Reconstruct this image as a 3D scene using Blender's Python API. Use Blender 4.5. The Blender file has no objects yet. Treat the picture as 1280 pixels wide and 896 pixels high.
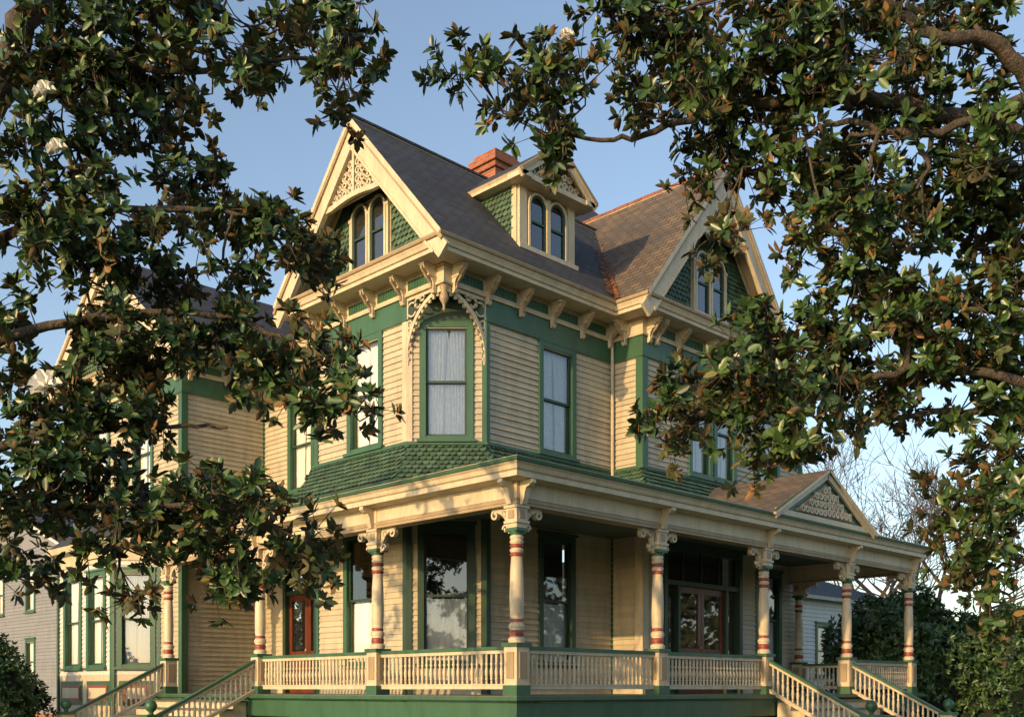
import bpy, math, random
import numpy as np
from mathutils import Vector, Matrix
random.seed(7); rng=np.random.default_rng(11)
scene=bpy.context.scene
scene.view_settings.view_transform='Standard'
scene.view_settings.look='None'
scene.view_settings.exposure=0
R2=math.sqrt(2)

# ------------------------------------------------------------ materials
def newmat(name):
    m=bpy.data.materials.new(name); m.use_nodes=True
    nt=m.node_tree; b=nt.nodes['Principled BSDF']
    return m,nt,b
def N(nt,t,**k):
    n=nt.nodes.new(t)
    for a,v in k.items(): setattr(n,a,v)
    return n
def ramp(nt,fac,stops):
    r=N(nt,'ShaderNodeValToRGB')
    e=r.color_ramp.elements
    while len(e)<len(stops): e.new(0.5)
    for i,(p,c) in enumerate(stops):
        e[i].position=p; e[i].color=(*c,1)
    nt.links.new(fac,r.inputs[0]); return r.outputs[0]
def mixc(nt,fac,a,b,mode='MIX'):
    m=N(nt,'ShaderNodeMix',data_type='RGBA',blend_type=mode)
    if isinstance(fac,(int,float)): m.inputs[0].default_value=fac
    else: nt.links.new(fac,m.inputs[0])
    for i,x in ((6,a),(7,b)):
        if isinstance(x,tuple): m.inputs[i].default_value=(*x,1)
        else: nt.links.new(x,m.inputs[i])
    return m.outputs[2]
def bump(nt,b,h,strength=0.3,dist=0.01):
    n=N(nt,'ShaderNodeBump'); n.inputs['Strength'].default_value=strength; n.inputs['Distance'].default_value=dist
    nt.links.new(h,n.inputs['Height']); nt.links.new(n.outputs[0],b.inputs['Normal'])
def noise(nt,scale,detail=3,vec=None,rough=.6):
    n=N(nt,'ShaderNodeTexNoise'); n.inputs['Scale'].default_value=scale; n.inputs['Detail'].default_value=min(detail,3)
    n.inputs['Roughness'].default_value=rough
    if vec is not None: nt.links.new(vec,n.inputs['Vector'])
    return n.outputs[0]
def geo_pos(nt,scale=(1,1,1)):
    g=N(nt,'ShaderNodeNewGeometry'); m=N(nt,'ShaderNodeMapping'); m.inputs['Scale'].default_value=scale
    nt.links.new(g.outputs['Position'],m.inputs[0]); return m.outputs[0]
def paint(name,c,rough=.55,var=.12,island=.0,dirt=.25):
    m,nt,b=newmat(name)
    p=geo_pos(nt,(3,3,.8)); n1=noise(nt,1.4,3,p)
    dark=tuple(x*(1-var*2) for x in c); lite=tuple(min(1,x*(1+var*.6)) for x in c)
    col=ramp(nt,n1,[(.3,dark),(.55,c),(.8,lite)])
    p2=geo_pos(nt,(9,9,2.2)); n2=noise(nt,3,3,p2,.75)
    f=ramp(nt,n2,[(.46,(0,0,0)),(.74,(dirt,)*3)])
    col=mixc(nt,f,col,tuple(x*.40 for x in c))
    if island>0:
        g=N(nt,'ShaderNodeNewGeometry')
        r=ramp(nt,g.outputs['Random Per Island'],[(0,(1-island,)*3),(1,(1,)*3)])
        col=mixc(nt,1.0,col,r,'MULTIPLY')
    nt.links.new(col,b.inputs['Base Color']); b.inputs['Roughness'].default_value=rough
    return m
M={}
M['cream']=paint('cream_siding_paint',(.49,.43,.305),.6,.1,.14,.3)
M['creamtrim']=paint('cream_trim_paint',(.57,.485,.335),.5,.1,0,.38)
M['tan']=paint('tan_paint',(.34,.255,.15),.55,.12)
M['green']=paint('green_trim_paint',(.036,.108,.055),.45,.14)
M['dgreen']=paint('dark_green_paint',(.020,.053,.030),.45,.14)
M['scale']=paint('green_shingle_paint',(.085,.16,.095),.6,.12,.45)
M['red']=paint('oxblood_paint',(.24,.05,.032),.45,.1)
M['ceil']=paint('porch_ceiling_paint',(.08,.125,.12),.5,.06)
M['white']=paint('white_paint',(.62,.61,.56),.55,.06,.1)
M['floor']=paint('porch_floor_paint',(.11,.12,.10),.5,.1)
M['stone']=paint('stone',(.30,.27,.24),.8,.12)
M['door']=paint('varnished_door_wood',(.13,.035,.018),.3,.2)
M['greysid']=paint('grey_siding_paint',(.22,.23,.25),.6,.08,.1)
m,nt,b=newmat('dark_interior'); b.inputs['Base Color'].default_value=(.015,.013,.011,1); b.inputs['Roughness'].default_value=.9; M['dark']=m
def glassmat():
    m=bpy.data.materials.new('window_glass'); m.use_nodes=True; nt=m.node_tree
    nt.nodes.remove(nt.nodes['Principled BSDF']); out=nt.nodes['Material Output']
    f=N(nt,'ShaderNodeFresnel'); f.inputs[0].default_value=1.5
    ma=N(nt,'ShaderNodeMath',operation='MULTIPLY_ADD'); ma.inputs[1].default_value=1.2; ma.inputs[2].default_value=.09; ma.use_clamp=True
    nt.links.new(f.outputs[0],ma.inputs[0])
    t=N(nt,'ShaderNodeBsdfTransparent'); t.inputs[0].default_value=(.95,.97,.96,1)
    g=N(nt,'ShaderNodeBsdfGlossy'); g.inputs['Roughness'].default_value=.02; g.inputs[0].default_value=(.95,.97,1,1)
    n=noise(nt,1.1,1,geo_pos(nt)); bp=N(nt,'ShaderNodeBump'); bp.inputs['Strength'].default_value=.05; bp.inputs['Distance'].default_value=.02
    nt.links.new(n,bp.inputs['Height']); nt.links.new(bp.outputs[0],g.inputs['Normal'])
    x=N(nt,'ShaderNodeMixShader'); nt.links.new(ma.outputs[0],x.inputs[0]); nt.links.new(t.outputs[0],x.inputs[1]); nt.links.new(g.outputs[0],x.inputs[2])
    nt.links.new(x.outputs[0],out.inputs[0]); return m
M['glass']=glassmat()
m,nt,b=newmat('lace_curtain'); 
n=noise(nt,40,3,geo_pos(nt,(1,1,.4))); nt.links.new(ramp(nt,n,[(.3,(.62,.61,.57)),(.7,(.84,.83,.80))]),b.inputs['Base Color']); b.inputs['Roughness'].default_value=.9; M['curtain']=m
def roofmat(name,c1,c2,c3,pf=.75):
    m,nt,b=newmat(name)
    uv=N(nt,'ShaderNodeUVMap'); uv.uv_map='UVMap'
    br=N(nt,'ShaderNodeTexBrick'); br.offset=.5; br.inputs['Scale'].default_value=1
    br.inputs['Brick Width'].default_value=.26; br.inputs['Row Height'].default_value=.14; br.inputs['Mortar Size'].default_value=.010
    br.inputs['Color1'].default_value=(*c1,1); br.inputs['Color2'].default_value=(*c2,1); br.inputs['Mortar'].default_value=(*[x*.3 for x in c1],1)
    nt.links.new(uv.outputs[0],br.inputs['Vector'])
    n1=noise(nt,.9,3,geo_pos(nt),.7); f=ramp(nt,n1,[(.42,(0,0,0)),(.7,(pf,)*3)])
    col=mixc(nt,f,br.outputs[0],c3)
    nt.links.new(col,b.inputs['Base Color']); b.inputs['Roughness'].default_value=.85
    sx=N(nt,'ShaderNodeSeparateXYZ'); nt.links.new(uv.outputs[0],sx.inputs[0])
    d=N(nt,'ShaderNodeMath',operation='DIVIDE'); d.inputs[1].default_value=.14; nt.links.new(sx.outputs[1],d.inputs[0])
    fr=N(nt,'ShaderNodeMath',operation='FRACT'); nt.links.new(d.outputs[0],fr.inputs[0])
    iv=N(nt,'ShaderNodeMath',operation='SUBTRACT'); iv.inputs[0].default_value=1; nt.links.new(fr.outputs[0],iv.inputs[1])
    ad=N(nt,'ShaderNodeMath',operation='MULTIPLY'); nt.links.new(iv.outputs[0],ad.inputs[0])
    iv2=N(nt,'ShaderNodeMath',operation='SUBTRACT'); iv2.inputs[0].default_value=1; nt.links.new(br.outputs['Fac'],iv2.inputs[1]); nt.links.new(iv2.outputs[0],ad.inputs[1])
    bump(nt,b,ad.outputs[0],.9,.02); return m
M['roof']=roofmat('slate_grey_shingles',(.027,.033,.043),(.055,.064,.080),(.020,.023,.028))
M['roofb']=roofmat('sunlit_brown_shingles',(.085,.066,.052),(.14,.108,.08),(.05,.05,.052),.9)  # grey shingles with warm sunlight put into the colour as brown
def brickmat():
    m,nt,b=newmat('brick'); uv=N(nt,'ShaderNodeUVMap'); uv.uv_map='UVMap'
    br=N(nt,'ShaderNodeTexBrick'); br.inputs['Scale'].default_value=1; br.inputs['Brick Width'].default_value=.21; br.inputs['Row Height'].default_value=.075; br.inputs['Mortar Size'].default_value=.008
    br.inputs['Color1'].default_value=(.28,.075,.035,1); br.inputs['Color2'].default_value=(.36,.11,.05,1); br.inputs['Mortar'].default_value=(.25,.2,.16,1)
    nt.links.new(uv.outputs[0],br.inputs['Vector'])
    nt.links.new(mixc(nt,ramp(nt,noise(nt,5,3,geo_pos(nt)),[(.4,(0,0,0)),(.8,(.6,)*3)]),br.outputs[0],(.12,.05,.035)),b.inputs['Base Color'])
    b.inputs['Roughness'].default_value=.9; bump(nt,b,br.outputs['Fac'],-.5,.01); return m
M['brick']=brickmat()
M['ridge']=paint('terracotta_ridge',(.22,.075,.048),.7,.15)
def leafmat(name,stops,rough=.4,var=True):
    m,nt,b=newmat(name); g=N(nt,'ShaderNodeNewGeometry')
    c=ramp(nt,g.outputs['Random Per Island'],stops)
    nt.links.new(c,b.inputs['Base Color']); b.inputs['Roughness'].default_value=rough
    return m
M['leaft']=leafmat('magnolia_leaf_upper',[(0,(.018,.044,.014)),(.4,(.034,.078,.021)),(.8,(.06,.115,.030)),(.97,(.09,.14,.038)),(1,(.24,.14,.04))],.36)
M['leafb']=leafmat('magnolia_leaf_underside',[(0,(.036,.058,.021)),(.5,(.055,.072,.026)),(.72,(.10,.075,.030)),(1,(.22,.11,.038))],.7)
M['bush']=leafmat('shrub_leaf',[(0,(.02,.055,.018)),(.6,(.045,.10,.032)),(1,(.08,.14,.045))],.4)
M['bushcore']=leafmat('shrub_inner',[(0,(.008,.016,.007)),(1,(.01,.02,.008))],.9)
M['autumn']=leafmat('autumn_leaf',[(0,(.16,.07,.025)),(.5,(.22,.11,.04)),(1,(.10,.10,.04))],.8)
M['dist']=leafmat('distant_leaf',[(0,(.03,.05,.02)),(.6,(.05,.07,.03)),(1,(.11,.09,.04))],.8)
M['fallen']=leafmat('dry_leaf',[(0,(.14,.05,.02)),(1,(.26,.11,.04))],.8)
m,nt,b=newmat('magnolia_petal'); b.inputs['Base Color'].default_value=(.78,.76,.69,1); b.inputs['Roughness'].default_value=.5; M['petal']=m
def barkmat(name,a,c):
    m,nt,b=newmat(name); p=geo_pos(nt,(1,1,1)); n1=noise(nt,9,3,p,.75)
    nt.links.new(ramp(nt,n1,[(.3,a),(.7,c)]),b.inputs['Base Color']); b.inputs['Roughness'].default_value=.9
    bump(nt,b,noise(nt,30,3,p,.75),1,.03); return m
M['bark']=barkmat('magnolia_bark',(.028,.023,.018),(.115,.092,.068))
M['bark2']=barkmat('bare_tree_bark',(.06,.045,.036),(.13,.10,.08))

# ------------------------------------------------------------ mesh builder
class MB:
    def __init__(s): s.v=[];s.f=[];s.m=[];s.mats=[];s.smooth=[]
    def mi(s,k):
        if k not in s.mats: s.mats.append(k)
        return s.mats.index(k)
    def add(s,vs,fs,k,sm=False):
        o=len(s.v); i=s.mi(k); s.v.extend([tuple(v) for v in vs])
        for f in fs: s.f.append([o+j for j in f]); s.m.append(i); s.smooth.append(sm)
    def build(s,name,parent=None,fix=False):
        me=bpy.data.meshes.new(name); me.from_pydata(s.v,[],s.f)
        for k in s.mats: me.materials.append(M[k])
        me.polygons.foreach_set('material_index',s.m); me.polygons.foreach_set('use_smooth',s.smooth)
        me.update(); uvs(me)
        ob=bpy.data.objects.new(name,me); scene.collection.objects.link(ob)
        if parent: ob.parent=parent
        return ob
def uvs(me):
    nl=len(me.loops); npoly=len(me.polygons)
    if not nl: return
    co=np.empty(len(me.vertices)*3); me.vertices.foreach_get('co',co); co=co.reshape(-1,3)
    vi=np.empty(nl,int); me.loops.foreach_get('vertex_index',vi)
    no=np.empty(npoly*3); me.polygons.foreach_get('normal',no); no=no.reshape(-1,3)
    lt=np.empty(npoly,int); me.polygons.foreach_get('loop_total',lt)
    no=np.repeat(no,lt,axis=0)
    sgn=np.where(no[:,2:3]<0,-1,1); no=no*sgn
    S=np.cross(np.array([0,0,1.]),no); l=np.linalg.norm(S,axis=1,keepdims=True)
    S=np.where(l<1e-3,np.array([[1.,0,0]]),S/np.maximum(l,1e-9)); T=np.cross(no,S)
    p=co[vi]; uv=np.stack([(p*S).sum(1),(p*T).sum(1)],1)
    L=me.uv_layers.new(name='UVMap'); L.data.foreach_set('uv',uv.ravel())
class Fr:
    def __init__(s,O,S,U,Nn): s.O=Vector(O);s.S=Vector(S);s.U=Vector(U);s.N=Vector(Nn)
    def P(s,a,z,d=0): return s.O+s.S*a+s.U*z+s.N*d
def wf(A,B,z=0):
    t=Vector((B[0]-A[0],B[1]-A[1],0)); L=t.length; t/=L
    return Fr((A[0],A[1],z),t,(0,0,1),(t.y,-t.x,0)),L
def box(mb,fr,s0,s1,z0,z1,d0,d1,k):
    v=[fr.P(a,z,d) for d in (d0,d1) for z in (z0,z1) for a in (s0,s1)]
    mb.add(v,[(0,1,3,2),(4,6,7,5),(0,4,5,1),(2,3,7,6),(0,2,6,4),(1,5,7,3)],k)
WF=Fr((0,0,0),(1,0,0),(0,0,1),(0,1,0))
def wbox(mb,x0,x1,y0,y1,z0,z1,k): box(mb,WF,x0,x1,z0,z1,y0,y1,k)
def prism_dz(mb,fr,s0,s1,poly,k):
    n=len(poly); v=[fr.P(s0,z,d) for d,z in poly]+[fr.P(s1,z,d) for d,z in poly]
    mb.add(v,[tuple(range(n)),tuple(range(2*n-1,n-1,-1))]+[(i,(i+1)%n,n+(i+1)%n,n+i) for i in range(n)],k)
def prism_sz(mb,fr,poly,d0,d1,k):
    n=len(poly); v=[fr.P(a,z,d0) for a,z in poly]+[fr.P(a,z,d1) for a,z in poly]
    mb.add(v,[tuple(range(n)),tuple(range(2*n-1,n-1,-1))]+[(i,(i+1)%n,n+(i+1)%n,n+i) for i in range(n)],k)
def prism_xy(mb,poly,z0,z1,k):
    n=len(poly); v=[(x,y,z0) for x,y in poly]+[(x,y,z1) for x,y in poly]
    mb.add(v,[tuple(range(n)),tuple(range(2*n-1,n-1,-1))]+[(i,(i+1)%n,n+(i+1)%n,n+i) for i in range(n)],k)
def strip(mb,fr,pts,w,d0,d1,k,closed=False):
    n=len(pts); L=[];R=[]
    for i in range(n):
        if closed: a=pts[(i-1)%n]; c=pts[(i+1)%n]
        else: a=pts[max(0,i-1)]; c=pts[min(n-1,i+1)]
        tx,ty=c[0]-a[0],c[1]-a[1]; l=math.hypot(tx,ty) or 1; nx,ny=-ty/l,tx/l
        ww=w if isinstance(w,(int,float)) else w[i]
        L.append((pts[i][0]+nx*ww/2,pts[i][1]+ny*ww/2)); R.append((pts[i][0]-nx*ww/2,pts[i][1]-ny*ww/2))
    v=[fr.P(*p,d0) for p in L]+[fr.P(*p,d0) for p in R]+[fr.P(*p,d1) for p in L]+[fr.P(*p,d1) for p in R]
    f=[]; rg=range(n) if closed else range(n-1)
    for i in rg:
        j=(i+1)%n
        f+=[(i,j,n+j,n+i),(2*n+i,3*n+i,3*n+j,2*n+j),(i,2*n+i,2*n+j,j),(n+i,n+j,3*n+j,3*n+i)]
    if not closed: f+=[(0,n,3*n,2*n),(n-1,3*n-1,4*n-1,2*n-1)]
    mb.add(v,f,k)
def arc(cx,cz,rx,rz,a0,a1,n=10):
    return [(cx+rx*math.cos(math.radians(a0+(a1-a0)*i/n)),cz+rz*math.sin(math.radians(a0+(a1-a0)*i/n))) for i in range(n+1)]
def spiral(cx,cz,r,a0,turn,n=14):
    return [(cx+r*(1-.75*i/n)*math.cos(math.radians(a0+turn*i/n)),cz+r*(1-.75*i/n)*math.sin(math.radians(a0+turn*i/n))) for i in range(n+1)]
def sweep(mb,path,prof,k,caps=True):
    n=len(path); q=len(prof); v=[]
    ns=[]
    for i in range(n-1):
        t=Vector((path[i+1][0]-path[i][0],path[i+1][1]-path[i][1])).normalized(); ns.append(Vector((t.y,-t.x)))
    for i in range(n):
        if i==0: mm=ns[0]
        elif i==n-1: mm=ns[-1]
        else: mm=(ns[i-1]+ns[i])/(1+ns[i-1].dot(ns[i]))
        for d,z in prof: v.append((path[i][0]+mm.x*d,path[i][1]+mm.y*d,z))
    f=[]
    for i in range(n-1):
        for j in range(q): f.append((i*q+j,i*q+(j+1)%q,(i+1)*q+(j+1)%q,(i+1)*q+j))
    if caps: f+=[tuple(range(q)),tuple(range((n-1)*q,n*q))]
    mb.add(v,f,k)
def slab(mb,pts,th,k,kb='creamtrim'):
    p=[Vector(x) for x in pts]; nn=(p[1]-p[0]).cross(p[2]-p[0]).normalized()
    if nn.z<0: nn=-nn
    n=len(p); v=p+[x-nn*th for x in p]
    mb.add(v,[tuple(range(n))],k); mb.add(v,[tuple(range(n,2*n))]+[(i,(i+1)%n,n+(i+1)%n,n+i) for i in range(n)],kb)
def lathe(mb,x,y,prof,k,n=12,rot=0,sm=True):
    v=[];f=[]
    for r,z in prof:
        for j in range(n):
            a=2*math.pi*j/n+rot; v.append((x+r*math.cos(a),y+r*math.sin(a),z))
    for i in range(len(prof)-1):
        for j in range(n): f.append((i*n+j,i*n+(j+1)%n,(i+1)*n+(j+1)%n,(i+1)*n+j))
    f+=[tuple(range(n)),tuple(range((len(prof)-1)*n,len(prof)*n))]
    mb.add(v,f,k,sm)
def siding(mb,fr,L,z0,z1,ops,k,limit=None,h=.115):
    z=z0
    while z<z1-.01:
        zt=min(z+h,z1); zc=(z+zt)/2
        sa,sb=(0,L) if limit is None else limit(zc)
        if sb>sa:
            iv=[(sa,sb)]
            for o in ops:
                if o[2]<zc<o[3]:
                    nv=[]
                    for a,b_ in iv:
                        if o[1]<=a or o[0]>=b_: nv.append((a,b_)); continue
                        if o[0]>a: nv.append((a,o[0]))
                        if o[1]<b_: nv.append((o[1],b_))
                    iv=nv
            for a,b_ in iv:
                cuts=[a]; 
                while b_-cuts[-1]>4.2: cuts.append(cuts[-1]+random.uniform(1.6,3.6))
                cuts.append(b_)
                for c0,c1 in zip(cuts,cuts[1:]):
                    d=.028+random.uniform(-.004,.004)
                    v=[fr.P(c0,z,0),fr.P(c1,z,0),fr.P(c0,z,d),fr.P(c1,z,d),fr.P(c0,zt,.003),fr.P(c1,zt,.003)]
                    mb.add(v,[(0,1,3,2),(2,3,5,4)],k)
        z+=h
def scales(mb,fr,z0,z1,limit,ops,k,w=.125,h=.105,keep=None):
    z=z1-h; row=0
    while z>z0-h*.9:
        zz=z; sa,sb=limit(zz+h*.5); off=(row%2)*w/2; i0=math.floor((sa-off)/w); i1=math.ceil((sb-off)/w)
        for i in range(i0,i1+1):
            c=i*w+off+random.uniform(-.004,.004)
            if c<sa or c>sb: continue
            if any(o[0]<c<o[1] and o[2]<zz+h*.4<o[3] for o in ops): continue
            if keep and not keep(c,zz+h*.4): continue
            hw=w*.475; d=.040+random.uniform(-.007,.008); zb=zz-h*.12+random.uniform(-.004,.004)
            pts=[(-hw,h*1.3,.004),(hw,h*1.3,.004),(hw,h*.45,.026),(hw*.75,h*.18,d),(0,0,d),(-hw*.75,h*.18,d),(-hw,h*.45,.026)]
            mb.add([fr.P(c+a,zb+q,e) for a,q,e in pts],[(0,1,2,3,4,5,6)],k)
        z-=h; row+=1

# ------------------------------------------------------------ house parts
house=bpy.data.objects.new('victorian_house',None); scene.collection.objects.link(house)
walls=MB(); trim=MB(); shing=MB(); roof=MB(); win=MB(); glass=MB(); curt=MB(); fret=MB(); doors=MB()

def window(fr,s0,s1,z0,z1,cur='full',c=.12,col='green',head=True):
    a,b_,p,q=s0+c,s1-c,z0+c*.8,z1-c
    box(win,fr,s0,a,z0+.03,z1,-.16,.055,col); box(win,fr,b_,s1,z0+.03,z1,-.16,.055,col)
    box(win,fr,a,b_,q,z1,-.16,.052,col); box(win,fr,s0-.05,s1+.05,z0-.03,z0+.03,-.16,.11,col)
    box(win,fr,a,b_,z0+.03,p,-.16,.045,col)
    if head: box(win,fr,s0-.04,s1+.04,z1,z1+.05,-.02,.09,col)
    mid=(p+q)/2; st=.045
    for (za,zb,d0,d1) in ((mid-.02,q,-.045,-.01),(p,mid+.02,-.08,-.046)):
        box(win,fr,a,a+st,za,zb,d0,d1,'dgreen'); box(win,fr,b_-st,b_,za,zb,d0,d1,'dgreen')
        box(win,fr,a+st,b_-st,za,za+st,d0,d1-.002,'dgreen'); box(win,fr,a+st,b_-st,zb-st,zb,d0,d1-.002,'dgreen')
        dg=(d0+d1)/2; glass.add([fr.P(a+st,za+st,dg),fr.P(b_-st,za+st,dg),fr.P(b_-st,zb-st,dg),fr.P(a+st,zb-st,dg)],[(0,1,2,3)],'glass')
    n=36; top=q if cur=='full' else (mid-.05)
    ph=random.uniform(0,6)
    parts=[(a,b_)] 
    if cur=='full': g=(a+b_)/2; parts=[(a,g-.0),(g+.0,b_)]
    for pi,(ca,cb) in enumerate(parts):
        vs=[]
        for j in range(7):
            t=j/6
            for i in range(n+1):
                u=i/n
                pull=0
                if cur=='full':
                    pull=.16*math.sin(min(1,max(0,1-t)/.8)*1.4)*(cb-ca)*(.9 if (1-t)>.05 else .2)
                x=ca+(cb-ca)*u
                if cur=='full': x = ca+(cb-ca-pull)*u if pi==0 else cb-(cb-ca-pull)*(1-u)
                d=-.118+.014*math.sin(u*38+ph+pi)+.006*math.sin(u*90)
                vs.append(fr.P(x,p+(top-p)*t,d))
        curt.add(vs,[(j*(n+1)+i,j*(n+1)+i+1,(j+1)*(n+1)+i+1,(j+1)*(n+1)+i) for j in range(6) for i in range(n)],'curtain',True)
    if cur=='full':
        curt.add([fr.P(a,p,-.158),fr.P(b_,p,-.158),fr.P(b_,q,-.158),fr.P(a,q,-.158)],[(0,1,2,3)],'curtain')
    e=.45
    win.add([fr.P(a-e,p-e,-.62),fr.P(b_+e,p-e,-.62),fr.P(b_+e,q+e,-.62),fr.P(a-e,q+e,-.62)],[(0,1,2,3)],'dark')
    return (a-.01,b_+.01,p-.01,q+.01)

def archwin(fr,sc,z0,z1,w,d=.03):
    r=w/2; zs=z1-r
    poly=[(sc-r,z0),(sc+r,z0)]+arc(sc,zs,r,r,0,180,12)
    glass.add([fr.P(a,z,d+.012) for a,z in poly],[tuple(range(len(poly)))],'glass')
    win.add([fr.P(a,z,d) for a,z in poly],[tuple(range(len(poly)))],'dark')
    out=[(sc-r,z0)]+list(reversed(arc(sc,zs,r,r,0,180,12)))+[(sc+r,z0)]
    strip(win,fr,out,.05,d,d+.05,'dgreen')
    out2=[(sc-r-.045,z0)]+list(reversed(arc(sc,zs,r+.045,r+.045,0,180,12)))+[(sc+r+.045,z0)]
    strip(win,fr,out2,.05,d-.03,d+.075,'creamtrim')
    box(win,fr,sc-r+.02,sc+r-.02,(z0+z1)/2-.02,(z0+z1)/2+.02,d+.013,d+.045,'dgreen')

# plan paths
U=[(12,29),(12,22.9),(14.2,22.9),(14.2,18.47),(12.7,18.47),(12.7,15.5),(13.75,14.45),(17.47,14.45),(17.47,13.63),(21.9,13.63),(21.9,14.45),(25.3,14.45),(25.3,24)]
W=[(12,29),(12,22.9),(14.2,22.9),(14.2,18.47),(12.7,18.47),(12.7,14.45),(17.47,14.45),(17.47,13.63),(21.9,13.63),(21.9,14.45),(25.3,14.45),(25.3,24)]
FL=1.3
upwin={0:[(1.2,2.3),(3.6,4.7)],2:[(1.1,2.2)],4:[(1.12,2.26)],5:[(.235,1.25)],6:[(1.42,2.52)],8:[(1.6,2.5),(2.56,3.46)],10:[(1.2,2.3)],11:[(2,3.1)]}
for i in range(len(U)-1):
    fr,L=wf(U[i],U[i+1]); ops=[]
    for (a,b_) in upwin.get(i,[]): 
        ops.append(window(fr,a,b_,6.08,8.34,'full',head=False))
    siding(walls,fr,L,5.9,8.37,ops,'cream')
    ops=[]
    zb=.35 if i in(0,1,11) else FL
    if i==4: ops.append(window(fr,1.0,2.1,1.85,4.5,'half'))
    if i==5: ops.append(window(fr,.2,1.285,1.85,4.5,'half',col='dgreen'))
    if i==6: ops.append(window(fr,1.42,2.5,1.85,4.5,'half',col='dgreen'))
    if i==10: ops.append(window(fr,1.3,2.4,1.95,4.4,'half'))
    if i==8: ops.append((.75,3.65,1.3,4.5))
    if i==2: ops.append((.95,2.65,1.3,4.3))
    siding(walls,fr,L,zb,5.5,ops,'cream')
def cornerboards(path,z0,z1,kset,skip=()):
    n=len(path)
    for i in range(1,n-1):
        if i in skip: continue
        a=Vector(path[i-1]);p=Vector(path[i]);c=Vector(path[i+1])
        t1=(p-a).normalized(); t2=(c-p).normalized()
        w=kset.get(i,('green',.12)); 
        if t1.x*t2.y-t1.y*t2.x<0:
            sweep(trim,[tuple(p-t1*.05),tuple(p),tuple(p+t2*.05)],[(0,z0),(.03,z0),(.03,z1),(0,z1)],w[0])
        else:
            sweep(trim,[tuple(p-t1*w[1]),tuple(p),tuple(p+t2*w[1])],[(0,z0),(.042,z0),(.042,z1),(0,z1)],w[0])
cornerboards(U,6.0,8.36,{5:('creamtrim',.1),6:('green',.07),8:('green',.14),4:('green',.1)})
cornerboards(U,FL,4.6,{5:('dgreen',.09),6:('dgreen',.09),8:('creamtrim',.16)})
sweep(trim,U,[(-.01,8.362),(.036,8.362),(.036,8.762),(-.01,8.762)],'green')
sweep(trim,U,[(.0,8.33),(.06,8.33),(.06,8.3615),(.0,8.3615)],'green')
sweep(trim,W,[(-.03,8.766),(.05,8.766),(.05,9.118),(-.03,9.118)],'creamtrim')
sweep(trim,W,[(.051,8.766),(.075,8.766),(.085,8.80),(.051,8.83)],'creamtrim')
sweep(trim,W,[(0,9.12),(.52,9.12),(.52,9.19),(.555,9.20),(.575,9.25),(.60,9.29),(.60,9.355),(0,9.355)],'creamtrim')
sweep(trim,W,[(.601,9.30),(.63,9.31),(.645,9.345),(.645,9.372),(.5,9.372),(.5,9.357),(.601,9.357)],'tan')
sweep(trim,W,[(.051,9.07),(.1,9.1),(.1,9.1185),(.051,9.1185)],'tan')
prism_xy(trim,[(12.7,15.5),(12.7,14.45),(13.75,14.45)],8.762,8.80,'dgreen')
frc,Lc=wf(U[5],U[6])
box(trim,frc,.02,Lc-.02,8.345,8.758,.037,.06,'dgreen')
def skirt(path,zt,zb,out,k='scale'):
    sweep(shing,path,[(0,zt),(out,zb),(out,zb-.05),(0,zb-.05)],'dgreen')
    n=len(path)
    def e(i):
        if i<=0 or i>=n-1: return 0
        a=Vector(path[i-1]);p=Vector(path[i]);c=Vector(path[i+1]); t1=(p-a).normalized();t2=(c-p).normalized()
        cr=t1.x*t2.y-t1.y*t2.x; th=math.atan2(cr,t1.dot(t2)); return math.tan(th/2)*out
    sl=math.hypot(out,zt-zb)
    for i in range(n-1):
        fr,L=wf(path[i],path[i+1]); Uv=(fr.P(0,zt,0)-fr.P(0,zb,out)); Uv/=sl
        nn=Vector((fr.S)).cross(Uv); 
        if nn.dot(fr.N)<0: nn=-nn
        f2=Fr(fr.P(0,zb,out),fr.S,Uv,nn); e0,e1=e(i),e(i+1)
        def lim(z,e0=e0,e1=e1,L=L):
            t=1-z/sl; return (-e0*t,L+e1*t)
        scales(shing,f2,0,sl,lim,[],k)
skirt(U[2:12],6.03,5.3,.42)
sweep(trim,U[2:12],[(0,6.0),(.07,6.0),(.07,6.06),(0,6.06)],'green')
BR=[(.05,9.115),(.35,9.115),(.36,9.07),(.33,9.01),(.27,8.99),(.23,8.95),(.22,8.90),(.17,8.88),(.13,8.82),(.12,8.74),(.13,8.68),(.10,8.63),(.05,8.62)]
def bracket(fr,s,w=.048): 
    prism_dz(fret,fr,s-w,s+w,BR,'creamtrim')
    box(fret,fr,s-w-.015,s+w+.015,8.90,8.93,.05,.25,'creamtrim')
    box(fret,fr,s-w-.02,s+w+.02,9.075,9.117,.05,.37,'creamtrim')
    prism_dz(fret,fr,s-w*.5,s+w*.5,[(.09,8.66),(.155,8.71),(.165,8.79),(.25,8.86),(.31,8.93),(.38,9.0),(.38,9.06),(.3,9.05)],'tan')
for i in range(len(W)-1):
    fr,L=wf(W[i],W[i+1])
    if L<1: ps=[L/2] 
    else:
        n=max(1,round((L-.3)/.98)); ps=[.15+(L-.3)*j/n for j in range(n+1)]
    if i==4: ps=ps[:-1]+[L-.20]
    if i==5: ps=[.20]+ps[1:]
    if i==7: ps=ps[:]+[.4]
    for s in ps: bracket(fr,s)
    q=sorted(ps)
    for a,b_ in zip(q,q[1:]):
        if b_-a>.45:
            box(trim,fr,a+.12,b_-.12,8.87,9.05,.0505,.062,'green')
            nn=int((b_-a-.3)/.07)
            for j in range(nn):
                s=a+.16+j*(b_-a-.32)/max(1,nn-1); box(trim,fr,s-.010,s+.010,8.885,9.035,.0625,.072,'green')
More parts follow.
